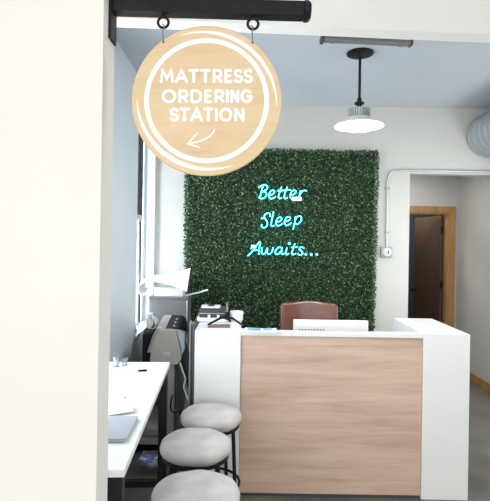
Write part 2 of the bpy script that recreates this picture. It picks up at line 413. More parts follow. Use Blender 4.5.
neon([[(28, 122), (50, 102), (80, 62), (104, 36), (100, 76), (98, 114)], [(46, 78), (66, 64), (78, 72), (60, 88)], [(56, 90), (102, 84)],
      [(118, 70), (114, 100), (125, 112), (142, 95), (150, 74), (148, 100), (160, 112), (178, 95), (184, 70)],
      [(240, 72), (217, 70), (200, 90), (201, 110), (218, 110), (235, 88), (241, 72), (234, 100), (242, 113), (254, 106)],
      [(270, 72), (262, 100), (268, 114), (282, 106)], [(318, 45), (305, 85), (298, 108), (308, 114), (324, 106)], [(296, 71), (336, 66)],
      [(374, 74), (356, 67), (345, 80), (358, 92), (365, 106), (350, 117), (334, 108)]], (243, 236), 6.125, dots=[(284, 46), (385, 112), (418, 113), (452, 113)])
for (cx, cy, wx, wz) in ((296.8, 199, 0.05, 0.022), (253.5, 246.3, 0.024, 0.015)):  # white blocks shaped to stand in for bright spots on the sign
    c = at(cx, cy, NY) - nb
    MB().box(c.x - wx, c.x + wx, -0.022, -0.004, c.z - wz, c.z + wz, 0.008, 3).build('bright_spot', M['plastic_white'], ns)['label'] = 'small white block added for a bright spot'

# ------------------------------------------------------------------ pendant lamp
lp = at(359, 124, 3.43)
pl = thing('pendant_lamp', 'white industrial pendant lamp switched on, hanging on a black rod from the ceiling', 'lamp', (lp.x, lp.y, CEIL))
zb = lp.z - CEIL      # rim height relative to the canopy
MB().lathe([(0, -0.001), (0.096, -0.001), (0.096, -0.012), (0.085, -0.018), (0.02, -0.022), (0, -0.022)], n=32).build('canopy', M['black_metal'], pl)
MB().tube([(0, 0, -0.03), (0, 0, zb + 0.19)], 0.010, 12).build('rod', M['black_metal'], pl)
MB().lathe([(0, 0.195), (0.014, 0.19), (0.018, 0.165), (0.035, 0.155), (0.036, 0.145), (0.02, 0.138), (0.012, 0.12), (0.012, 0.10), (0, 0.10)], c=(0, 0, zb), n=20).build('swivel', M['black_metal'], pl)
fins = MB().lathe([(0, 0.115), (0.045, 0.115), (0.06, 0.108), (0.06, 0.04), (0, 0.04)], c=(0, 0, zb), n=28)
for k in range(28):
    a = 2 * math.pi * k / 28
    fins.box(0.055, 0.082, -0.003, 0.003, zb + 0.042, zb + 0.108, xf=Matrix.Rotation(a, 4, 'Z'))
fins.build('heat_sink', M['alu'], pl)
MB().lathe([(0.082, 0.045), (0.095, 0.040), (0.135, 0.012), (0.172, -0.008), (0.178, -0.014), (0.176, -0.018), (0.168, -0.014), (0.132, 0.004), (0.092, 0.030), (0.080, 0.036), (0.06, 0.036), (0.06, 0.045), (0.082, 0.045)], c=(0, 0, zb), n=48).build('lamp_shade', M['white_paint'], pl)
MB().lathe([(0, 0.034), (0.086, 0.026), (0.108, 0.010), (0.108, -0.012), (0.10, -0.030), (0.075, -0.044), (0.04, -0.051), (0, -0.053)], c=(0, 0, zb), n=40).build('lens', M['led'], pl)

# ------------------------------------------------------------------ metal strip under the beam
s0 = at(323.5, 39.6, 2.515); s1 = at(409.5, 43.8, 2.55)
st = thing('strip_fixture', 'slim grey metal strip mounted along the lower edge of the ceiling beam', 'fixture', (s0 + s1) / 2, math.atan2(s1.y - s0.y, s1.x - s0.x))
L = (s1 - s0).length / 2
MB().box(-L, L, -0.018, 0.018, -0.010, 0.014, 0.003).build('housing', M['grey_metal'], st, smooth=False)
for sx in (-1, 1): MB().box(sx * (L + 0.001), sx * (L + 0.013), -0.022, 0.022, -0.014, 0.016, 0.003).build('end_cap', M['dk_grey'], st, smooth=False)
for sx in (-.8, .8): MB().box(sx * L - 0.012, sx * L + 0.012, -0.015, 0.015, -0.013, -0.010, 0.001).build('clip', M['grey_metal'], st, smooth=False)

# ------------------------------------------------------------------ round duct
MB_ = MB()
prof = []
yy = 2.6
while yy < BY - 0.001:
    prof.append((0.22, yy)); prof.append((0.22, yy + 0.055)); prof.append((0.2245, yy + 0.06)); prof.append((0.2245, yy + 0.07)); prof.append((0.22, yy + 0.075)); yy += 0.11
prof = [(r, min(y, BY - 0.001)) for r, y in prof]
MB_.lathe(prof, n=48, xf=Matrix.Translation((2.46, 0, 2.745)) @ Matrix.Rotation(-R90, 4, 'X'))
tag(MB_.build('ventilation_duct', M['galv']), 'large round galvanised duct near the ceiling running into the back wall', 'duct')

# ------------------------------------------------------------------ switch box and conduit
bc = at(385.5, 252, BY)
sb = thing('switch_box', 'square metal wall box with round white switch to the right of the grass panel', 'switch', (bc.x, BY, bc.z))
MB().box(-0.056, 0.056, -0.045, 0, -0.056, 0.056, 0.005).build('box_body', M['galv'], sb)
MB().lathe([(0, 0), (0.042, 0), (0.042, 0.008), (0.03, 0.014), (0.03, 0.03), (0.024, 0.034), (0, 0.034)], n=28, xf=Matrix.Translation((0.004, -0.045, 0)) @ Matrix.Rotation(R90, 4, 'X')).build('round_switch', M['plastic_white'], sb)
MB().box(-0.002, 0.008, -0.088, -0.079, -0.02, 0.02, 0.002).build('switch_slot', M['char'], sb)
for sx in (-1, 1):
    for sz in (-1, 1): MB().lathe([(0, 0), (0.005, 0), (0.004, 0.003), (0, 0.003)], n=10, xf=Matrix.Translation((sx * 0.046, -0.045, sz * 0.046)) @ Matrix.Rotation(R90, 4, 'X')).build('screw', M['galv'], sb)
cx = bc.x + 0.005; ctop = OPZ + 0.03
pts = [(cx, BY - 0.016, bc.z + 0.05), (cx, BY - 0.016, ctop - 0.09), (cx + 0.012, BY - 0.016, ctop - 0.04), (cx + 0.04, BY - 0.016, ctop - 0.012), (cx + 0.09, BY - 0.016, ctop), (RX, BY - 0.016, ctop)]
cn = thing('conduit', 'thin grey conduit rising from the wall box and bending along the opening head', 'conduit', (cx, BY - 0.016, bc.z + 0.05))
MB().tube(pts, 0.011, 12).build('pipe', M['alu'], cn, xf=Matrix.Translation(-Vector(cn.location)))
for cz in (1.75, 2.2): MB().box(cx - 0.022, cx + 0.022, BY - 0.028, BY - 0.0015, cz - 0.01, cz + 0.01, 0.003).build('strap', M['galv'], cn, xf=Matrix.Translation(-Vector(cn.location)))
# small sensor on the hall ceiling side of the opening head
# ------------------------------------------------------------------ reception desk
CY = 3.03; CT = 1.065
rd = thing('reception_desk', 'white reception desk with pinkish oak front panel before the grass panel', 'reception desk', (0.575, CY, 0))
ox, oy = 0.575, CY
def D(nm, m, *bs, bev=0.003, sm=False):
    mbx = MB()
    for b in bs: mbx.box(b[0] - ox, b[1] - ox, b[2] - oy, b[3] - oy, b[4], b[5], bev)
    return mbx.build(nm, m, rd, smooth=sm)
LX0, LX1, PX0, PX1 = -0.312, -0.017, 1.157, 1.457
WB = 3.64
D('pedestal', M['white'], (LX0, LX1, CY - 0.012, WB, 0.0, CT))
D('pedestal', M['white'], (PX0, PX1, CY - 0.012, WB, 0.0, CT))
D('front_panel', M['oak'], (LX1 + 0.002, PX0 - 0.002, CY, CY + 0.03, 0.02, CT - 0.030), bev=0.0015)
D('counter_ledge', M['white'], (LX1, PX0, CY - 0.012, CY + 0.05, CT - 0.029, CT))
D('plinth', M['dk_grey'], (LX1 + 0.002, PX0 - 0.002, CY + 0.012, CY + 0.03, 0.0, 0.02), bev=0)
D('work_surface', M['white'], (LX1, PX0, CY + 0.03, WB + 0.06, 0.715, 0.74))

# leaflets on the ledge
lf = thing('leaflet', 'white leaflet with blue print hanging over the front edge of the desk', 'leaflet', (0.11, 3.026, CT + 0.002))
def sheet(mbx, w, h, rz, z, thick=0.0012, curl=0.0, dx=0.0, dy=0.0):
    c, s_ = math.cos(rz), math.sin(rz)
    def fn(u, v):
        x = (u - .5) * w; y = (v - .5) * h
        return Vector((dx + x * c - y * s_, dy + x * s_ + y * c, z + curl * ((u - .5) ** 2 * 4) * (0.5 + v)))
    mbx.grid(fn, 10, 6, thick); return mbx
sheet(MB(), 0.205, 0.13, -0.05, 0.003, 0.002, 0.002).build('page', M['paper'], lf)
sheet(sheet(MB(), 0.085, 0.07, -0.05, 0.0062, 0.0008, 0.002, -0.042, 0.012), 0.055, 0.05, -0.05, 0.0062, 0.0008, 0.002, 0.045, 0.018).build('picture', M['blue_ink'], lf)
sheet(MB(), 0.13, 0.016, -0.05, 0.0062, 0.0008, 0.002, -0.01, -0.035).build('print_line', M['pale_ink'], lf)
lf2 = thing('leaflet', 'rear white leaflet lying under the blue printed one on the desk ledge', 'leaflet', (0.045, 3.06, CT))
sheet(MB(), 0.14, 0.10, 0.10, 0.001, 0.0012, 0.0).build('page', M['paper'], lf2)
sheet(MB(), 0.07, 0.025, 0.10, 0.0022, 0.0006, 0.0, 0.0, 0.02).build('picture', M['blue_ink'], lf2)

# ------------------------------------------------------------------ things on the left pedestal
# open magazine
mg = thing('magazine', 'open magazine with brown pictures lying under the small tripod', 'magazine', (-0.155, 3.16, CT + 0.001))
sheet(MB(), 0.25, 0.20, 0.04, 0.003, 0.003, 0.0).build('page', M['paper'], mg)
sheet(MB(), 0.15, 0.13, 0.04, 0.0062, 0.0006, 0.0, -0.01, -0.01).build('picture', M['brown_print'], mg)
sheet(MB(), 0.045, 0.12, 0.04, 0.0062, 0.0006, 0.0, -0.10, -0.02).build('blue_block', M['pale_ink'], mg)
# desk printer
rp = thing('receipt_printer', 'small charcoal and white label printer at the back of the desk left end', 'printer', (-0.215, 3.40, CT))
MB().box(-0.115, 0.095, -0.085, 0.085, 0.0, 0.035, 0.01, 3).build('base', M['plastic_white'], rp)
MB().box(-0.10, 0.085, -0.09, 0.08, 0.032, 0.095, 0.012, 3).build('body', M['char'], rp)
MB().box(-0.10, 0.085, -0.093, -0.088, 0.062, 0.066, 0.001).build('seam', M['alu'], rp, smooth=False)
MB().box(-0.092, 0.045, -0.055, 0.065, 0.094, 0.106, 0.005, 3).build('lid', M['plastic_white'], rp)
MB().box(-0.045, 0.0, -0.035, 0.035, 0.105, 0.110, 0.003).build('paper_slot', M['char'], rp)
for dx in (-0.03, 0.035): MB().box(dx - 0.009, dx + 0.009, -0.096, -0.089, 0.035, 0.055, 0.002).build('button', M['plastic_white'], rp)
# small tripod
tb = on(227, 324, CT + 0.012)
tr = thing('phone_tripod', 'small black tripod with spread legs standing on the magazine', 'tripod', (tb.x, tb.y, CT + 0.0085))
hub = Vector((0, 0, 0.065))
for (a, L_) in ((200, 0.13), (-28, 0.12), (80, 0.10)):
    e = Vector((math.cos(math.radians(a)) * L_, math.sin(math.radians(a)) * L_ * 0.9, 0.007))
    lg = MB().tube([hub * 0.75, hub * .55 + e * 0.35 + Vector((0, 0, .008)), e], [0.009, 0.008, 0.0065], 10).build('leg', M['black_plastic'], tr)
    MB().lathe([(0, -0.007), (0.008, -0.004), (0.008, 0.004), (0, 0.008)], c=e, n=10).build('rubber_foot', M['rubber'], lg)
MB().lathe([(0, 0.03), (0.016, 0.035), (0.018, 0.06), (0.013, 0.085), (0, 0.088)], n=18).build('hub', M['black_plastic'], tr)
MB().tube([(0, 0, 0.08), (0, 0, 0.15)], 0.0075, 10).build('pole', M['grey_metal'], tr)
MB().tube(smoothpts([(0, 0, 0.145), (-0.012, 0.0, 0.17), (-0.03, 0.01, 0.20), (-0.05, 0.015, 0.25), (-0.062, 0.02, 0.275)]), 0.006, 8).build('arm', M['black_plastic'], tr)
MB().box(-0.075, -0.05, 0.012, 0.022, 0.235, 0.285, 0.004, xf=Matrix.Translation((0, 0, 0))).build('phone_clamp', M['black_plastic'], tr)
# round white pot
tp = on(236.5, 320.5, CT)
jr = thing('jar', 'round white lidded jar standing behind the small tripod', 'jar', (tp.x, tp.y, CT))
MB().lathe([(0, 0), (0.040, 0), (0.046, 0.006), (0.047, 0.048), (0, 0.048)], n=32).build('body', M['plastic_white'], jr)
MB().lathe([(0, 0.047), (0.050, 0.048), (0.050, 0.064), (0.045, 0.069), (0, 0.070)], n=32).build('lid', M['plastic_white'], jr)

# ------------------------------------------------------------------ monitor behind the ledge
mo = thing('monitor', 'white monitor seen from behind over the desk ledge, before the leather chair', 'monitor', (0.63, 3.40, 0.742))
MB().box(-0.27, 0.27, -0.012, 0.02, 0.055, 0.338, 0.006, 3).build('shell', M['plastic_white'], mo)
MB().box(-0.255, 0.255, 0.019, 0.024, 0.075, 0.318, 0.001).build('screen', M['black_plastic'], mo)
vt = MB()
for k in range(9): vt.box(-0.235 + k * 0.022, -0.222 + k * 0.022, -0.0135, -0.011, 0.262, 0.272)
vt.build('vent', M['grey_metal'], mo, smooth=False)
MB().box(-0.03, 0.03, -0.03, -0.010, 0.01, 0.20, 0.004).build('neck', M['plastic_white'], mo)
MB().box(-0.11, 0.11, -0.09, 0.09, 0.0, 0.012, 0.004).build('foot', M['plastic_white'], mo)

# ------------------------------------------------------------------ leather chair
chx = at(310, 315, 4.05).x
ch = thing('office_chair', 'brown leather executive chair with curved top behind the desk', 'chair', (chx, 3.98, 0))
def backfn(u, v):
    s_ = (u - .5) * 2
    wz = 0.262 - 0.015 * (1 - v)
    top = 1.092 + 0.024 * math.exp(-(s_ / 0.5) ** 2) + 0.008 * abs(s_) - 0.02 * max(0, abs(s_) - 0.9) / 0.1
    z = 0.52 + (top - 0.52) * v
    return Vector((s_ * wz, 0.12 + 0.10 * v + 0.05 * s_ * s_ * -1, z))
bk = MB().grid(backfn, 22, 16, 0.07)
bo = bk.build('backrest', M['leather'], ch)
bv = bo.modifiers.new('round', 'BEVEL'); bv.width = 0.022; bv.segments = 3; bv.limit_method = 'ANGLE'; bv.angle_limit = math.radians(50)
MB().box(-0.26, 0.26, -0.30, 0.16, 0.44, 0.55, 0.045, 4).build('seat', M['leather'], ch)
for sx in (-1, 1):
    MB().box(sx * 0.30 - 0.03, sx * 0.30 + 0.03, -0.20, 0.12, 0.68, 0.72, 0.015, 3).build('armrest', M['leather'], ch)
    MB().tube([(sx * 0.24, 0, 0.46), (sx * 0.30, 0.0, 0.52), (sx * 0.30, 0, 0.69)], 0.014, 10).build('arm_support', M['black_metal'], ch)
MB().tube([(0, 0, 0.12), (0, 0, 0.45)], 0.028, 14).build('column', M['black_metal'], ch)
for k in range(5):
    a = 2 * math.pi * k / 5 + 0.3; ex, ey = 0.28 * math.cos(a), 0.28 * math.sin(a)
    lg = MB().tube([(0, 0, 0.13), (ex * .6, ey * .6, 0.115), (ex, ey, 0.085)], [0.03, 0.024, 0.018], 10).build('leg', M['black_metal'], ch)
    MB().lathe([(0, -0.02), (0.028, -0.02), (0.03, 0), (0.028, 0.02), (0, 0.02)], n=18, xf=Matrix.Translation((ex, ey, 0.031)) @ Matrix.Rotation(a + R90, 4, 'Z') @ Matrix.Rotation(R90, 4, 'Y')).tube([(ex, ey, .05), (ex, ey, .088)], .01, 8).build('caster', M['black_plastic'], lg)

# ------------------------------------------------------------------ stools
SH = 0.640
def make_stool():
    t = thing('bar_stool', '', 'stool')
    mbx = MB().lathe([(0, SH - 0.070), (0.150, SH - 0.072), (0.168, SH - 0.066), (0.179, SH - 0.050), (0.181, SH - 0.036), (0.176, SH - 0.020), (0.160, SH - 0.008), (0.12, SH + 0.002), (0.06, SH + 0.006), (0, SH + 0.006)], n=56)
    for v in mbx.bm.verts:
        a = math.atan2(v.co.y, v.co.x); r = v.co.to_2d().length
        v.co.z += 0.0022 * math.sin(3 * a + 1) * (r / 0.18) + 0.0016 * math.sin(7 * a) * (r / 0.18) ** 2
        k = 1 + 0.006 * math.sin(5 * a + 2); v.co.x *= k; v.co.y *= k
    mbx.build('seat', M['velvet'], t)
    MB().lathe([(0.145, SH - 0.088), (0.168, SH - 0.088), (0.168, SH - 0.070), (0.145, SH - 0.070), (0.145, SH - 0.088)], n=48).build('seat_ring', M['black_metal'], t)
    for k in range(4):
        a = math.radians(45 + 90 * k)
        r0, r1 = 0.155, 0.185
        MB().tube([(r0 * math.cos(a), r0 * math.sin(a), SH - 0.085), (r1 * math.cos(a), r1 * math.sin(a), 0.0)], 0.011, 12).build('leg', M['black_metal'], t)
    rr = 0.172
    MB().tube([(rr * math.cos(2 * math.pi * k / 40), rr * math.sin(2 * math.pi * k / 40), 0.22) for k in range(40)], 0.008, 8, closed=True).build('foot_ring', M['black_metal'], t)
    return t
stool = make_stool()
for i, (x, y, rz, lab) in enumerate(((-0.184, 2.775, 0.25, 'farthest round greige velvet stool, touching the white end of the desk'),
                                      (-0.233, 2.385, 0.05, 'middle one of the three round greige velvet stools in a row'),
                                      (-0.184, 1.918, 0.4, 'nearest round greige velvet stool, cut off by the bottom of the photo'))):
    o = stool if i == 0 else copy_tree(stool)
    o.location = (x, y, 0); o.rotation_euler = (0, 0, rz); tag(o, lab, 'stool', 'velvet stools along the table')

# ------------------------------------------------------------------ work table
TH = 0.90
tc0 = Vector((-0.378, 1.522, 0)); tc1 = Vector((-0.445, 2.862, 0))
yawt = math.atan2(-(tc1.x - tc0.x), tc1.y - tc0.y)
tb_ = thing('work_table', 'high white table with black legs along the left wall beside the stools', 'table', (tc0.x, tc0.y, 0), yawt)
TL = (tc1 - tc0).length; TWD = 0.43
MB().box(-TWD, 0, 0, TL, TH - 0.026, TH, 0.003).build('tabletop', M['white'], tb_, smooth=False)
for lx in (-TWD + 0.01, -0.058):
    for ly in (0.012, TL - 0.066): MB().box(lx, lx + 0.048, ly, ly + 0.05, 0, TH - 0.027, 0.003).build('leg', M['black_metal'], tb_, smooth=False)
MB().box(-TWD + 0.058, -0.058, TL - 0.056, TL - 0.026, 0.165, 0.205, 0.003).build('foot_rail', M['black_metal'], tb_, smooth=False)
MB().box(-TWD + 0.058, -0.058, 0.022, 0.052, 0.165, 0.205, 0.003).build('foot_rail', M['black_metal'], tb_, smooth=False)
def tloc(px, py): return on(px, py, TH)
# laptop
a = tloc(138.5, 419.5); b = tloc(123.5, 457)
lap = thing('laptop', 'closed silver blue laptop at the near end of the white table', 'laptop', (a.x, a.y, TH), yawt - 0.03)
LD = 0.225
MB().box(-0.33, 0, -LD, 0, 0.002, 0.010, 0.004, 3).build('base', M['laptop'], lap)
MB().box(-0.33, 0, -LD, 0, 0.0105, 0.016, 0.0025, 3).build('lid', M['laptop'], lap)
MB().box(-0.30, -0.03, -0.006, 0.002, 0.004, 0.013, 0.002).build('hinge', M['char'], lap)
# rolled paper lying behind the laptop
c0 = tloc(123, 412)
rl = thing('paper', 'curled white sheet of paper lying just behind the laptop', 'paper', (c0.x, c0.y, TH))
def rf(u, v):
    t = v * 1.0
    return Vector((-0.14 + 0.18 * u, -0.035 + 0.11 * t, 0.002 + 0.030 * math.sin(math.pi * (1 - t) * 0.9) * u * (1 - 0.3 * t)))
MB().grid(rf, 12, 14, 0.0008).build('sheet', M['paper'], rl, xf=Matrix.Rotation(0.35, 4, 'Z'))
# flat plans
c1 = tloc(150, 402)
pn = thing('paper', 'flat sheet with faint blue print near the right edge of the table', 'paper', (c1.x - 0.135, c1.y, TH), yawt)
sheet(MB(), 0.21, 0.15, 0.30, 0.001, 0.001).build('sheet', M['paper'], pn)
sheet(MB(), 0.12, 0.025, 0.50, 0.0018, 0.0005, 0, 0.03, 0.02).build('print_line', M['pale_ink'], pn)
c2 = tloc(134, 373)
pn2 = thing('paper', 'wide sheet with pale blue border under the pen at the far end of the table', 'paper', (c2.x - 0.02, c2.y, TH), yawt)
sheet(MB(), 0.36, 0.12, 0.05, 0.001, 0.001).build('sheet', M['paper'], pn2)
sheet(MB(), 0.34, 0.012, 0.05, 0.0018, 0.0005, 0, 0.0, -0.045).build('print_line', M['pale_ink'], pn2)
p0 = tloc(131, 372.6); p1 = tloc(147, 371.8)
pe = thing('pen', 'dark pen lying across the sheet at the far end of the table', 'pen', (p0.x, p0.y, TH + 0.0085))
dv = p1 - p0; dv.z = 0
MB().tube([dv * 0.12, dv * 0.45], 0.0045, 8).build('barrel', M['alu'], pe)
MB().tube([dv * 0.45, dv], 0.006, 8).build('grip', M['black_plastic'], pe)
MB().tube([dv * 0.12, dv * 0.0], [0.0042, 0.001], 8).build('tip', M['alu'], pe)
c3 = tloc(125, 398)
tag(MB().lathe([(0, 0), (0.006, 0), (0.005, 0.004), (0, 0.005)], c=(c3.x, c3.y, TH), n=12).build('push_pin', M['dk_grey']), 'tiny dark pin lying alone in the middle of the white table', 'pin')
# little glass holder at the far left
c4 = on(117, 366, TH)
def tumbler(name, label, x, y, r, h, clip):
    g = thing(name, label, 'cup', (x, y, TH))
    MB().lathe([(0, 0), (r * .85, 0), (r, h), (r - 0.002, h), (r * .85 - 0.002, 0.003), (0, 0.003)], n=20).build('cup_wall', M['film'], g)
    for k in range(clip):
        q = 2.0 * k + 0.4
        MB().tube([(0.3 * r * math.cos(q), 0.3 * r * math.sin(q), 0.004), (0.9 * r * math.cos(q), 0.9 * r * math.sin(q), h * 1.05)], 0.003, 8).build('clip', M['black_plastic' if k == 0 else 'plastic_white'], g)
tumbler('plastic_cup', 'small clear cup with a dark clip at the far left of the table', c4.x, c4.y - 0.02, 0.022, 0.05, 2)
c5 = on(126, 364, TH)
tumbler('plastic_cup', 'small clear cup standing to the right of its twin at the far table end', c5.x, c5.y - 0.03, 0.020, 0.042, 1)

# ------------------------------------------------------------------ wide format plotter in the corner
PY0, PY1 = 3.45, 4.34
pt = thing('plotter', 'beige wide format plotter seen end on between table and desk', 'plotter', (-0.60, PY0, 0))
pb = Vector((-0.60, 0, 0))
def prof_(pts, d): return [((at(x, y, d).x + 0.60), at(x, y, d).z) for x, y in pts]
endp = [(158.3, 330.6), (176, 331.4), (179, 343), (181.3, 353.6), (181, 360), (177.5, 364), (170, 366), (152, 366), (150, 360), (151.4, 349), (155, 338.5)]
ec = MB().prism(prof_(endp, PY0), PY0, PY0 + 0.09)
eo = ec.build('end_cover', M['beige'], pt, smooth=False, xf=Matrix.Translation((0, -PY0, 0)))
MB().box(at(163, 354, PY0).x + 0.6, at(170, 354, PY0).x + 0.6, -0.003, 0.0, at(163, 356.5, PY0).z, at(163, 352, PY0).z, 0.001).build('badge', M['alu'], eo, smooth=False)
PYAW = Matrix.Rotation(math.radians(4.6), 4, 'Z')
tz = at(167, 331, PY0).z
bm_ = MB().prism([(-0.02, tz - 0.002), (0.095, tz - 0.002), (0.125, tz - 0.02), (0.15, tz - 0.07), (0.158, tz - 0.15), (0.14, tz - 0.25), (-0.08, tz - 0.25), (-0.08, tz - 0.05)], 0.092, 0.72)
bm_.build('body', M['black_plastic'], pt, smooth=False, xf=PYAW)
MB().prism([(-0.075, tz - 0.05), (-0.040, tz + 0.002), (0.018, tz + 0.002), (0.018, tz - 0.012), (-0.03, tz - 0.012), (-0.085, tz - 0.18), (-0.115, tz - 0.18)], 0.091, 0.722).build('top_cover', M['beige'], pt, smooth=False, xf=PYAW)
MB().prism([(0.02, tz + 0.001), (0.10, tz + 0.001), (0.132, tz - 0.018), (0.158, tz - 0.07), (0.166, tz - 0.15), (0.158, tz - 0.15), (0.148, tz - 0.07), (0.125, tz - 0.025), (0.095, tz - 0.008), (0.02, tz - 0.008)], 0.70, 0.735).build('roll_guard', M['char'], pt, smooth=False, xf=PYAW)
MB().tube([(0.10, 0.10, tz - 0.045), (0.10, 0.69, tz - 0.045)], 0.05, 18).build('paper_roll', M['black_plastic'], pt, xf=PYAW)
for k in range(3): MB().box(0.07, 0.085, 0.16 + 0.15 * k, 0.19 + 0.15 * k, tz + 0.004, tz + 0.010, 0.002).build('pinch_lever', M['alu'], pt, smooth=False, xf=PYAW)
gd = prof_([(176.5, 331.5), (184.5, 334), (184.2, 350), (181.8, 355), (179.5, 343)], PY0)
MB().prism(gd, PY0 + 0.01, PY0 + 0.088).build('side_plate', M['bluegrey'], pt, smooth=False, xf=Matrix.Translation((0, -PY0, 0)))
MB().box(-0.038, -0.012, 0.095, 0.135, tz + 0.002, tz + 0.0035, 0.0005).build('sticker', M['yellow'], pt, smooth=False, xf=PYAW)
for yy in (0.04, 0.62): MB().box(0.03, 0.095, yy, yy + 0.06, 0.05, at(170, 365, PY0).z + 0.005, 0.004).build('leg', M['beige'], pt, smooth=False, xf=PYAW)
for yy in (0.03, 0.61): MB().box(-0.14, 0.24, yy, yy + 0.08, 0.0, 0.05, 0.008).build('foot', M['beige'], pt, smooth=False, xf=PYAW)
MB().box(0.04, 0.085, 0.10, 0.62, 0.26, 0.32, 0.004).build('stand_rail', M['beige'], pt, smooth=False, xf=PYAW)
def bask(u, v):
    z = 0.87 - 0.62 * math.sin(math.pi * u * 0.5) - 0.0
    return Vector((0.10 + 0.14 * math.sin(math.pi * u * 0.62), 0.12 + 0.72 * v, z))
MB().grid(bask, 12, 6, 0.006).build('paper_bin', M['black_cloth'], pt, xf=PYAW)
MB().box(-0.155, -0.085, 0.10, 0.30, 0.55, 0.93, 0.015).box(-0.185, -0.085, 0.42, 0.69, 0.50, 0.90, 0.01).build('rear_cover', M['black_plastic'], pt, xf=PYAW)
# hanging cable
cb = [(180.2, 363), (183.5, 373), (185.5, 379), (183.8, 387), (187, 396), (189.2, 404), (187.5, 412)]
cpts = smoothpts([at(x, y, 3.44) for x, y in cb])
tag(MB().tube(cpts, 0.006, 8).build('power_cable', M['plastic_white']), 'white power cable hanging down from the plotter end beside the desk', 'cable')
cb = [(172.5, 395), (170.5, 406), (173, 412), (180, 411.5), (187, 413)]
tag(MB().tube(smoothpts([at(x, y, 3.40) for x, y in cb]), 0.006, 8).build('power_cable', M['black_plastic']), 'black cable looping around the plotter leg above the farthest stool', 'cable')

# boards and parcel under the plotter
bd = Vector((-0.80, 3.62, 0))
for k, (hh, wx_, dy) in enumerate(((0.05, 0.24, 0.0), (0.045, 0.22, 0.03), (0.05, 0.23, -0.02))):
    z0 = 0.062 + k * 0.056
    tag(MB().box(-0.86, -0.86 + wx_, 3.62 + dy, 4.02 + dy, z0 + 0.0, z0 + hh, 0.004).build('flat_carton', M['board'], smooth=False),
        ['lowest grey flat carton under the plotter', 'middle grey flat carton in the low pile under the plotter', 'topmost grey flat carton in the low pile under the plotter'][k], 'carton', 'flat cartons under the plotter')
tag(MB().box(-0.87, -0.61, 3.60, 4.04, 0.0, 0.058, 0.004).build('pallet_board', M['black_plastic'], smooth=False), 'black base board on the floor under the flat cartons', 'board')
bg_ = thing('plastic_bag', 'crumpled clear plastic bag with a blue band on the floor below the table', 'bag', (-0.66, 3.345, 0.0))
rb = random.Random(5)
mbx = MB(); bmesh.ops.create_icosphere(mbx.bm, subdivisions=3, radius=1.0)
for v in mbx.bm.verts:
    k = 1 + rb.uniform(-0.10, 0.10)
    v.co = Vector((v.co.x * 0.13 * k, v.co.y * 0.08 * k, max(0.0, 0.065 + v.co.z * 0.07 * k)))
mbx.build('film', M['film'], bg_)
MB().lathe([(0.025, 0), (0.045, 0.0), (0.045, 0.03), (0.025, 0.03), (0.025, 0)], n=24, xf=Matrix.Translation((0.0, -0.02, 0.075)) @ Matrix.Rotation(0.3, 4, 'X')).build('blue_band', M['blue_plastic'], bg_)

# folded dark panel against the desk's left end
fp = thing('folded_panel', 'dark grey folded panel standing against the left end of the desk', 'panel', (-0.336, 3.15, 0))
MB().box(-0.018, 0.018, 0, 0.55, 0.01, 1.075, 0.012, 3).build('board', M['dk_grey'], fp)
MB().tube(smoothpts([(-0.020, -0.004, 0.02), (-0.020, -0.004, 0.6), (-0.020, -0.004, 1.06), (-0.010, -0.004, 1.088), (0.01, -0.004, 1.090)]), 0.006, 8).build('edge_strip', M['grey_metal'], fp)

# ------------------------------------------------------------------ grey cabinet in the corner and papers on it
gc = thing('metal_cabinet', 'grey metal cabinet in the corner between window and grass panel', 'cabinet', (-0.71, 4.55, 0))
MB().box(-0.18, 0.185, -0.15, 0.12, 0.02, 1.085, 0.006).build('body', M['grey_metal'], gc, smooth=False)
MB().box(-0.185, 0.19, -0.155, 0.12, 1.086, 1.106, 0.006).build('top', M['grey_metal'], gc, smooth=False)
MB().box(-0.165, 0.165, -0.160, -0.151, 0.06, 1.05, 0.004).build('door', M['grey_metal'], gc, smooth=False)
MB().box(0.168, 0.184, -0.158, -0.151, 0.04, 1.075, 0.003).build('edge_trim', M['alu'], gc, smooth=False)
MB().box(-0.15, 0.15, -0.13, 0.1, 0.0, 0.02).build('plinth', M['black_plastic'], gc, smooth=False)
wb = thing('paper_box', 'low white box on top of the grey cabinet beneath the curled sheets', 'box', (-0.70, 4.53, 1.106))
MB().box(-0.15, 0.122, -0.10, 0.11, 0, 0.072, 0.004).build('base', M['plastic_white'], wb, smooth=False)
MB().box(-0.154, 0.126, -0.104, 0.114, 0.0725, 0.085, 0.004).build('lid', M['plastic_white'], wb, smooth=False)
# curled poster
fr = smoothpts([at(187, 292, 4.36), at(172, 285.5, 4.36), at(158, 282.2, 4.36), at(147, 281.8, 4.36), at(139.5, 285, 4.36), at(137.5, 291, 4.36), at(141.5, 296, 4.36), at(146.5, 293.5, 4.36)], 5)
bk_ = smoothpts([at(190.5, 268, 4.62), at(175, 272.5, 4.62), at(160, 275, 4.62), at(151, 276, 4.62), at(145, 279, 4.62), at(143, 284, 4.62), at(146, 288, 4.62), at(150, 286, 4.62)], 5)
n_ = len(fr) - 1
def post(u, v):
    i = min(int(round(u * n_)), n_)
    p = fr[i].lerp(bk_[i], v); p.z += 0.012 * math.sin(math.pi * v); return p
tag(MB().grid(post, n_, 8, 0.001).build('poster_sheet', M['paper']), 'large white sheet curled over at its window side on top of the grey cabinet', 'paper')
f2 = [at(184.5, 296.2, 4.44), at(191, 294.8, 4.44), at(199, 293, 4.43), at(208.5, 290, 4.42)]
b2 = [at(184.5, 294.8, 4.55), at(191, 293.2, 4.55), at(199, 291.5, 4.54), at(207, 289, 4.53)]
def post2(u, v):
    i = min(int(u * 3), 2); t = u * 3 - i
    p = f2[i].lerp(f2[i + 1], t).lerp(b2[i].lerp(b2[i + 1], t), v); return p
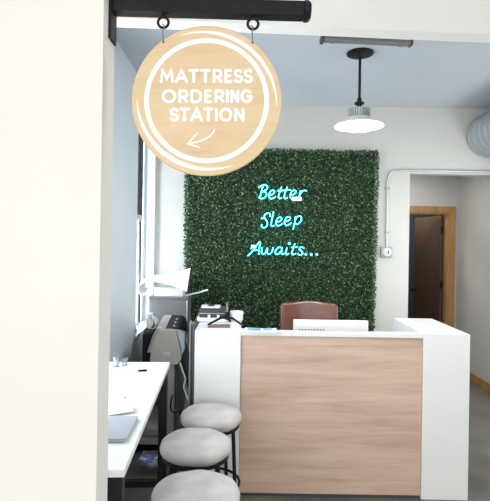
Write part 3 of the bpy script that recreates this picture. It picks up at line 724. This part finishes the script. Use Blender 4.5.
tag(MB().grid(post2, 9, 4, 0.002).build('loose_sheet', M['paper']), 'white sheet jutting out from the cabinet top in front of the grass panel', 'paper')

# ------------------------------------------------------------------ window sill things
sz = SILL + 0.023
c6 = on(149, 331, sz)
ad = thing('charger', 'white charger block with coiled white cable on the rear of the plotter', 'charger', (-0.775, 3.99, 0.9005))
MB().box(-0.045, 0.0, -0.03, 0.03, 0, 0.12, 0.006, 3).build('block', M['plastic_white'], ad)
MB().box(-0.018, 0.001, -0.031, -0.029, 0.07, 0.10, 0.001).build('socket', M['char'], ad, smooth=False)
coil = [(0.01 + 0.045 * math.cos(t * .35) + 0.01 * math.sin(t * .11), -0.055 - 0.0008 * t, 0.045 + 0.05 * math.sin(t * .35)) for t in range(46)]
MB().tube(coil, 0.005, 8).build('cable', M['plastic_white'], ad)
MB_ = thing('tape_dispenser', 'small dark dispenser on the window sill left of the charger', 'dispenser', (-0.965, 4.10, sz))
MB().box(-0.03, 0.03, -0.04, 0.04, 0, 0.03, 0.008, 3).build('base', M['char'], MB_)
MB().lathe([(0.012, -0.012), (0.026, -0.012), (0.026, 0.012), (0.012, 0.012), (0.012, -0.012)], n=20, xf=Matrix.Translation((0, 0, 0.045)) @ Matrix.Rotation(R90, 4, 'X')).build('tape_roll', M['bluegrey'], MB_)

# ------------------------------------------------------------------ hanging sign on its bracket
SY = 1.375
br = thing('sign_bracket', 'black square bar bracket projecting from the wall end above the round sign', 'bracket', (-0.401, SY, 2.30))
bo_ = Vector((-0.401, SY, 2.30))
MB().box(0.0005, 0.008, -0.030, 0.030, 2.2235 - 2.30, 2.46 - 2.30, 0.001).build('wall_plate', M['black_metal'], br, smooth=False)
l0 = at(113, 6.2, SY) - bo_; l1 = at(302.5, 11.4, SY) - bo_
dv = (l1 - l0); ang = -math.atan2(dv.z, dv.x)
bxf = Matrix.Translation((0.008, 0, l0.z)) @ Matrix.Rotation(ang, 4, 'Y')
LB = dv.length
MB().box(0, LB, -0.022, 0.022, -0.021, 0.021, 0.002).build('bar', M['black_metal'], br, smooth=False, xf=bxf)
MB().lathe([(0, 0), (0.030, 0), (0.030, 0.012), (0.024, 0.020), (0, 0.022)], n=8, xf=bxf @ Matrix.Translation((LB, 0, 0)) @ Matrix.Rotation(R90, 4, 'Y') @ Matrix.Rotation(math.pi / 8, 4, 'Z')).build('end_cap', M['black_metal'], br, smooth=False)
for px, py in ((163.3, 22.5), (253, 24)):
    c = at(px, py, SY) - bo_
    rg = MB().tube([(c.x + 0.0155 * math.cos(2 * math.pi * k / 28), 0, c.z + 0.0155 * math.sin(2 * math.pi * k / 28)) for k in range(28)], 0.0042, 8, closed=True)
    rg.tube([(c.x, 0, c.z + 0.015), (c.x, 0, c.z + 0.026)], 0.006, 10)
    rg.build('eye_ring', M['black_metal'], br)

PXM = SY / F / 3.0625                         # one unit of the enlarged sign drawing in metres
sc_ = at(130 + 235 / 3.0625, 20 + 249 / 3.0625, SY)
sg = thing('hanging_sign', 'round plywood sign reading MATTRESS ORDERING STATION hanging from the black bracket', 'sign', sc_)
sg.rotation_euler = (0, ROLL, 0)
sg.rotation_euler = (0, 0, 0)
cr, sr = math.cos(ROLL), math.sin(ROLL)
def sp(x, y):                                 # sign drawing -> sign plane
    u = (x - 235) * PXM; v = (249 - y) * PXM
    return (u * cr - v * sr, u * sr + v * cr)
RD = 229 * PXM
MB().lathe([(0, -0.006), (RD - 0.002, -0.006), (RD, -0.004), (RD, 0.004), (RD - 0.002, 0.006), (0, 0.006)], n=96, xf=Matrix.Rotation(R90, 4, 'X')).build('board', M['ply'], sg)
YF = -0.0062; YB = -0.0058
def ring(mbx, fn_out, fn_in, a0, a1, n):
    A = []; B = []
    for k in range(n + 1):
        a = math.radians(a0 + (a1 - a0) * k / n)
        ro, ri = fn_out(k / n), fn_in(k / n)
        A.append(mbx.bm.verts.new((*[ro * math.cos(a) * PXM], YF, ro * math.sin(a) * PXM)))
        B.append(mbx.bm.verts.new((*[ri * math.cos(a) * PXM], YF, ri * math.sin(a) * PXM)))
    for k in range(n): mbx.bm.faces.new((A[k], A[k + 1], B[k + 1], B[k]))
    return mbx
ring(MB(), lambda t: 190.5, lambda t: 176, 0, 360, 96).build('painted_ring', M['sign_white'], sg)
bell = lambda t: max(0.0, math.sin(math.pi * t)) ** 0.9
ring(MB(), lambda t: 215 - 9 * bell(t) + 5.5 * bell(t), lambda t: 214 - 9 * bell(t) - 5.5 * bell(t), 113, -4, 48).build('painted_swoosh', M['sign_white'], sg)
ring(MB(), lambda t: 213 - 7 * bell(t) + 7 * bell(t), lambda t: 212 - 7 * bell(t) - 6 * bell(t), 180, 293, 48).build('painted_swoosh', M['sign_white'], sg)

def arc(cx, cy, rx, ry, a0, a1, n=14):
    return [(cx + rx * math.cos(math.radians(a0 + (a1 - a0) * k / n)), cy - ry * math.sin(math.radians(a0 + (a1 - a0) * k / n))) for k in range(n + 1)]
def glyph(c):
    if c == 'M': return [[(0, 1), (0.12, 0), (0.5, .72), (0.88, 0), (1, 1)]]
    if c == 'A': return [[(0, 1), (.5, 0), (1, 1)], [(.2, .68), (.8, .68)]]
    if c == 'T': return [[(0, 0), (1, 0)], [(.5, 0), (.5, 1)]]
    if c == 'R': return [[(0, 1), (0, 0)], [(0, 0), (.5, 0)] + arc(.55, .29, .42, .29, 90, -90) + [(0, .58)], [(.5, .58), (1, 1)]]
    if c == 'E': return [[(1, 0), (0, 0), (0, 1), (1, 1)], [(0, .48), (.86, .48)]]
    if c == 'S': return [arc(.5, .25, .48, .25, 25, 270) + arc(.5, .75, .5, .25, 90, -155)]
    if c == 'O': return [arc(.5, .5, .5, .5, 0, 360, 30)]
    if c == 'D': return [[(0, 0), (.4, 0)] + arc(.45, .5, .55, .5, 90, -90) + [(0, 1)], [(0, 0), (0, 1)]]
    if c == 'I': return [[(.5, 0), (.5, 1)]]
    if c == 'N': return [[(0, 1), (0, 0)], [(0, 0), (1, 1)], [(1, 1), (1, 0)]]
    if c == 'G': return [arc(.5, .5, .5, .5, 40, 356, 24), [(.58, .53), (1, .53)]]
def paint(strokes, hw, name='lettering'):
    vs = []; fs = []; h = hw * PXM
    for si, st in enumerate(strokes):
        P_ = [Vector(sp(x, y)) for x, y in st]
        Q = [P_[0]]
        for p in P_[1:]:
            if (p - Q[-1]).length > 1e-6: Q.append(p)
        y = YF - 3e-5 * si; n = len(Q); closed = (Q[0] - Q[-1]).length < 1e-5
        if closed: Q = Q[:-1]; n -= 1
        Lf = []; Rt = []
        for i in range(n):
            d0 = (Q[i] - Q[i - 1]).normalized() if (i > 0 or closed) else None
            d1 = (Q[(i + 1) % n] - Q[i]).normalized() if (i < n - 1 or closed) else None
            d0 = d0 or d1; d1 = d1 or d0
            n0 = Vector((-d0.y, d0.x)); n1 = Vector((-d1.y, d1.x)); m_ = n0 + n1
            m_ = m_.normalized() if m_.length > 1e-3 else n0
            k = min(1.0 / max(0.2, m_.dot(n0)), 2.0)
            Lf.append(Q[i] + m_ * h * k); Rt.append(Q[i] - m_ * h * k)
        b0 = len(vs)
        for a_, b_ in zip(Lf, Rt): vs += [(a_.x, y, a_.y), (b_.x, y, b_.y)]
        for i in range(n if closed else n - 1):
            a_ = b0 + 2 * i; c_ = b0 + 2 * ((i + 1) % n)
            fs.append((a_, a_ + 1, c_ + 1, c_))
        if not closed:
            for e, o_ in ((0, 1), (n - 1, n - 2)):
                d_ = (Q[e] - Q[o_]).normalized(); nn = Vector((-d_.y, d_.x)); b1 = len(vs)
                for k in range(7):
                    t = math.pi * k / 6
                    v_ = Q[e] + nn * h * math.cos(t) + d_ * h * 0.8 * math.sin(t)
                    vs.append((v_.x, y, v_.y))
                fs.append(tuple(range(b1, b1 + 7)))
    me_ = bpy.data.meshes.new(name); me_.from_pydata(vs, [], fs); me_.update(); me_.materials.append(M['sign_white'])
    o = bpy.data.objects.new(name, me_); COL.objects.link(o); o.parent = sg
    return o
def word(txt, xs, y0, y1, hw):
    out = []
    for c, (x0, x1) in zip(txt, xs):
        for st in glyph(c): out.append([(x0 + hw + (x1 - x0 - 2 * hw) * a_, y0 + hw + (y1 - y0 - 2 * hw) * b_) for a_, b_ in st])
    return paint(out, hw)
word('MATTRESS', [(92, 136), (138, 179), (178, 214), (214, 249), (253, 284), (289, 314), (317, 346), (348, 377)], 152, 196, 4.5)
word('ORDERING', [(98, 143), (149, 180), (185, 222), (228, 253), (259, 290), (292, 304), (307, 335), (338, 376)], 214, 257, 4.5)
word('STATION', [(122, 151), (151, 185), (184, 225), (223, 257), (259, 271), (273, 314), (319, 351)], 270, 313, 4.5)
ar = smoothpts([(260, 336, 0), (250, 352, 0), (230, 366, 0), (200, 376, 0), (178, 381, 0)])
paint([[(p.x, p.y) for p in ar], [(206, 348), (178, 381), (213, 391)]], 2.1, 'painted_arrow')
for px, py, ty in ((163.5, 25.5, 43), (252.2, 27, 43.5)):
    a = at(px, py, SY) - sc_; b = at(px + 0.3, ty, SY) - sc_
    hk = MB().tube(smoothpts([(a.x - 0.004, 0, a.z + 0.004), (a.x, -0.002, a.z + 0.0005), (a.x + 0.003, -0.006, a.z - 0.006), (a.x, -0.010, a.z - 0.02), (b.x, -0.0105, b.z + 0.004), (b.x, -0.008, b.z)]), 0.0017, 8)
    hk.lathe([(0, 0), (0.0035, 0), (0.003, 0.002), (0, 0.002)], n=10, xf=Matrix.Translation((b.x, -0.006, b.z)) @ Matrix.Rotation(R90, 4, 'X'))
    hk.build('hook', M['grey_metal'], sg)
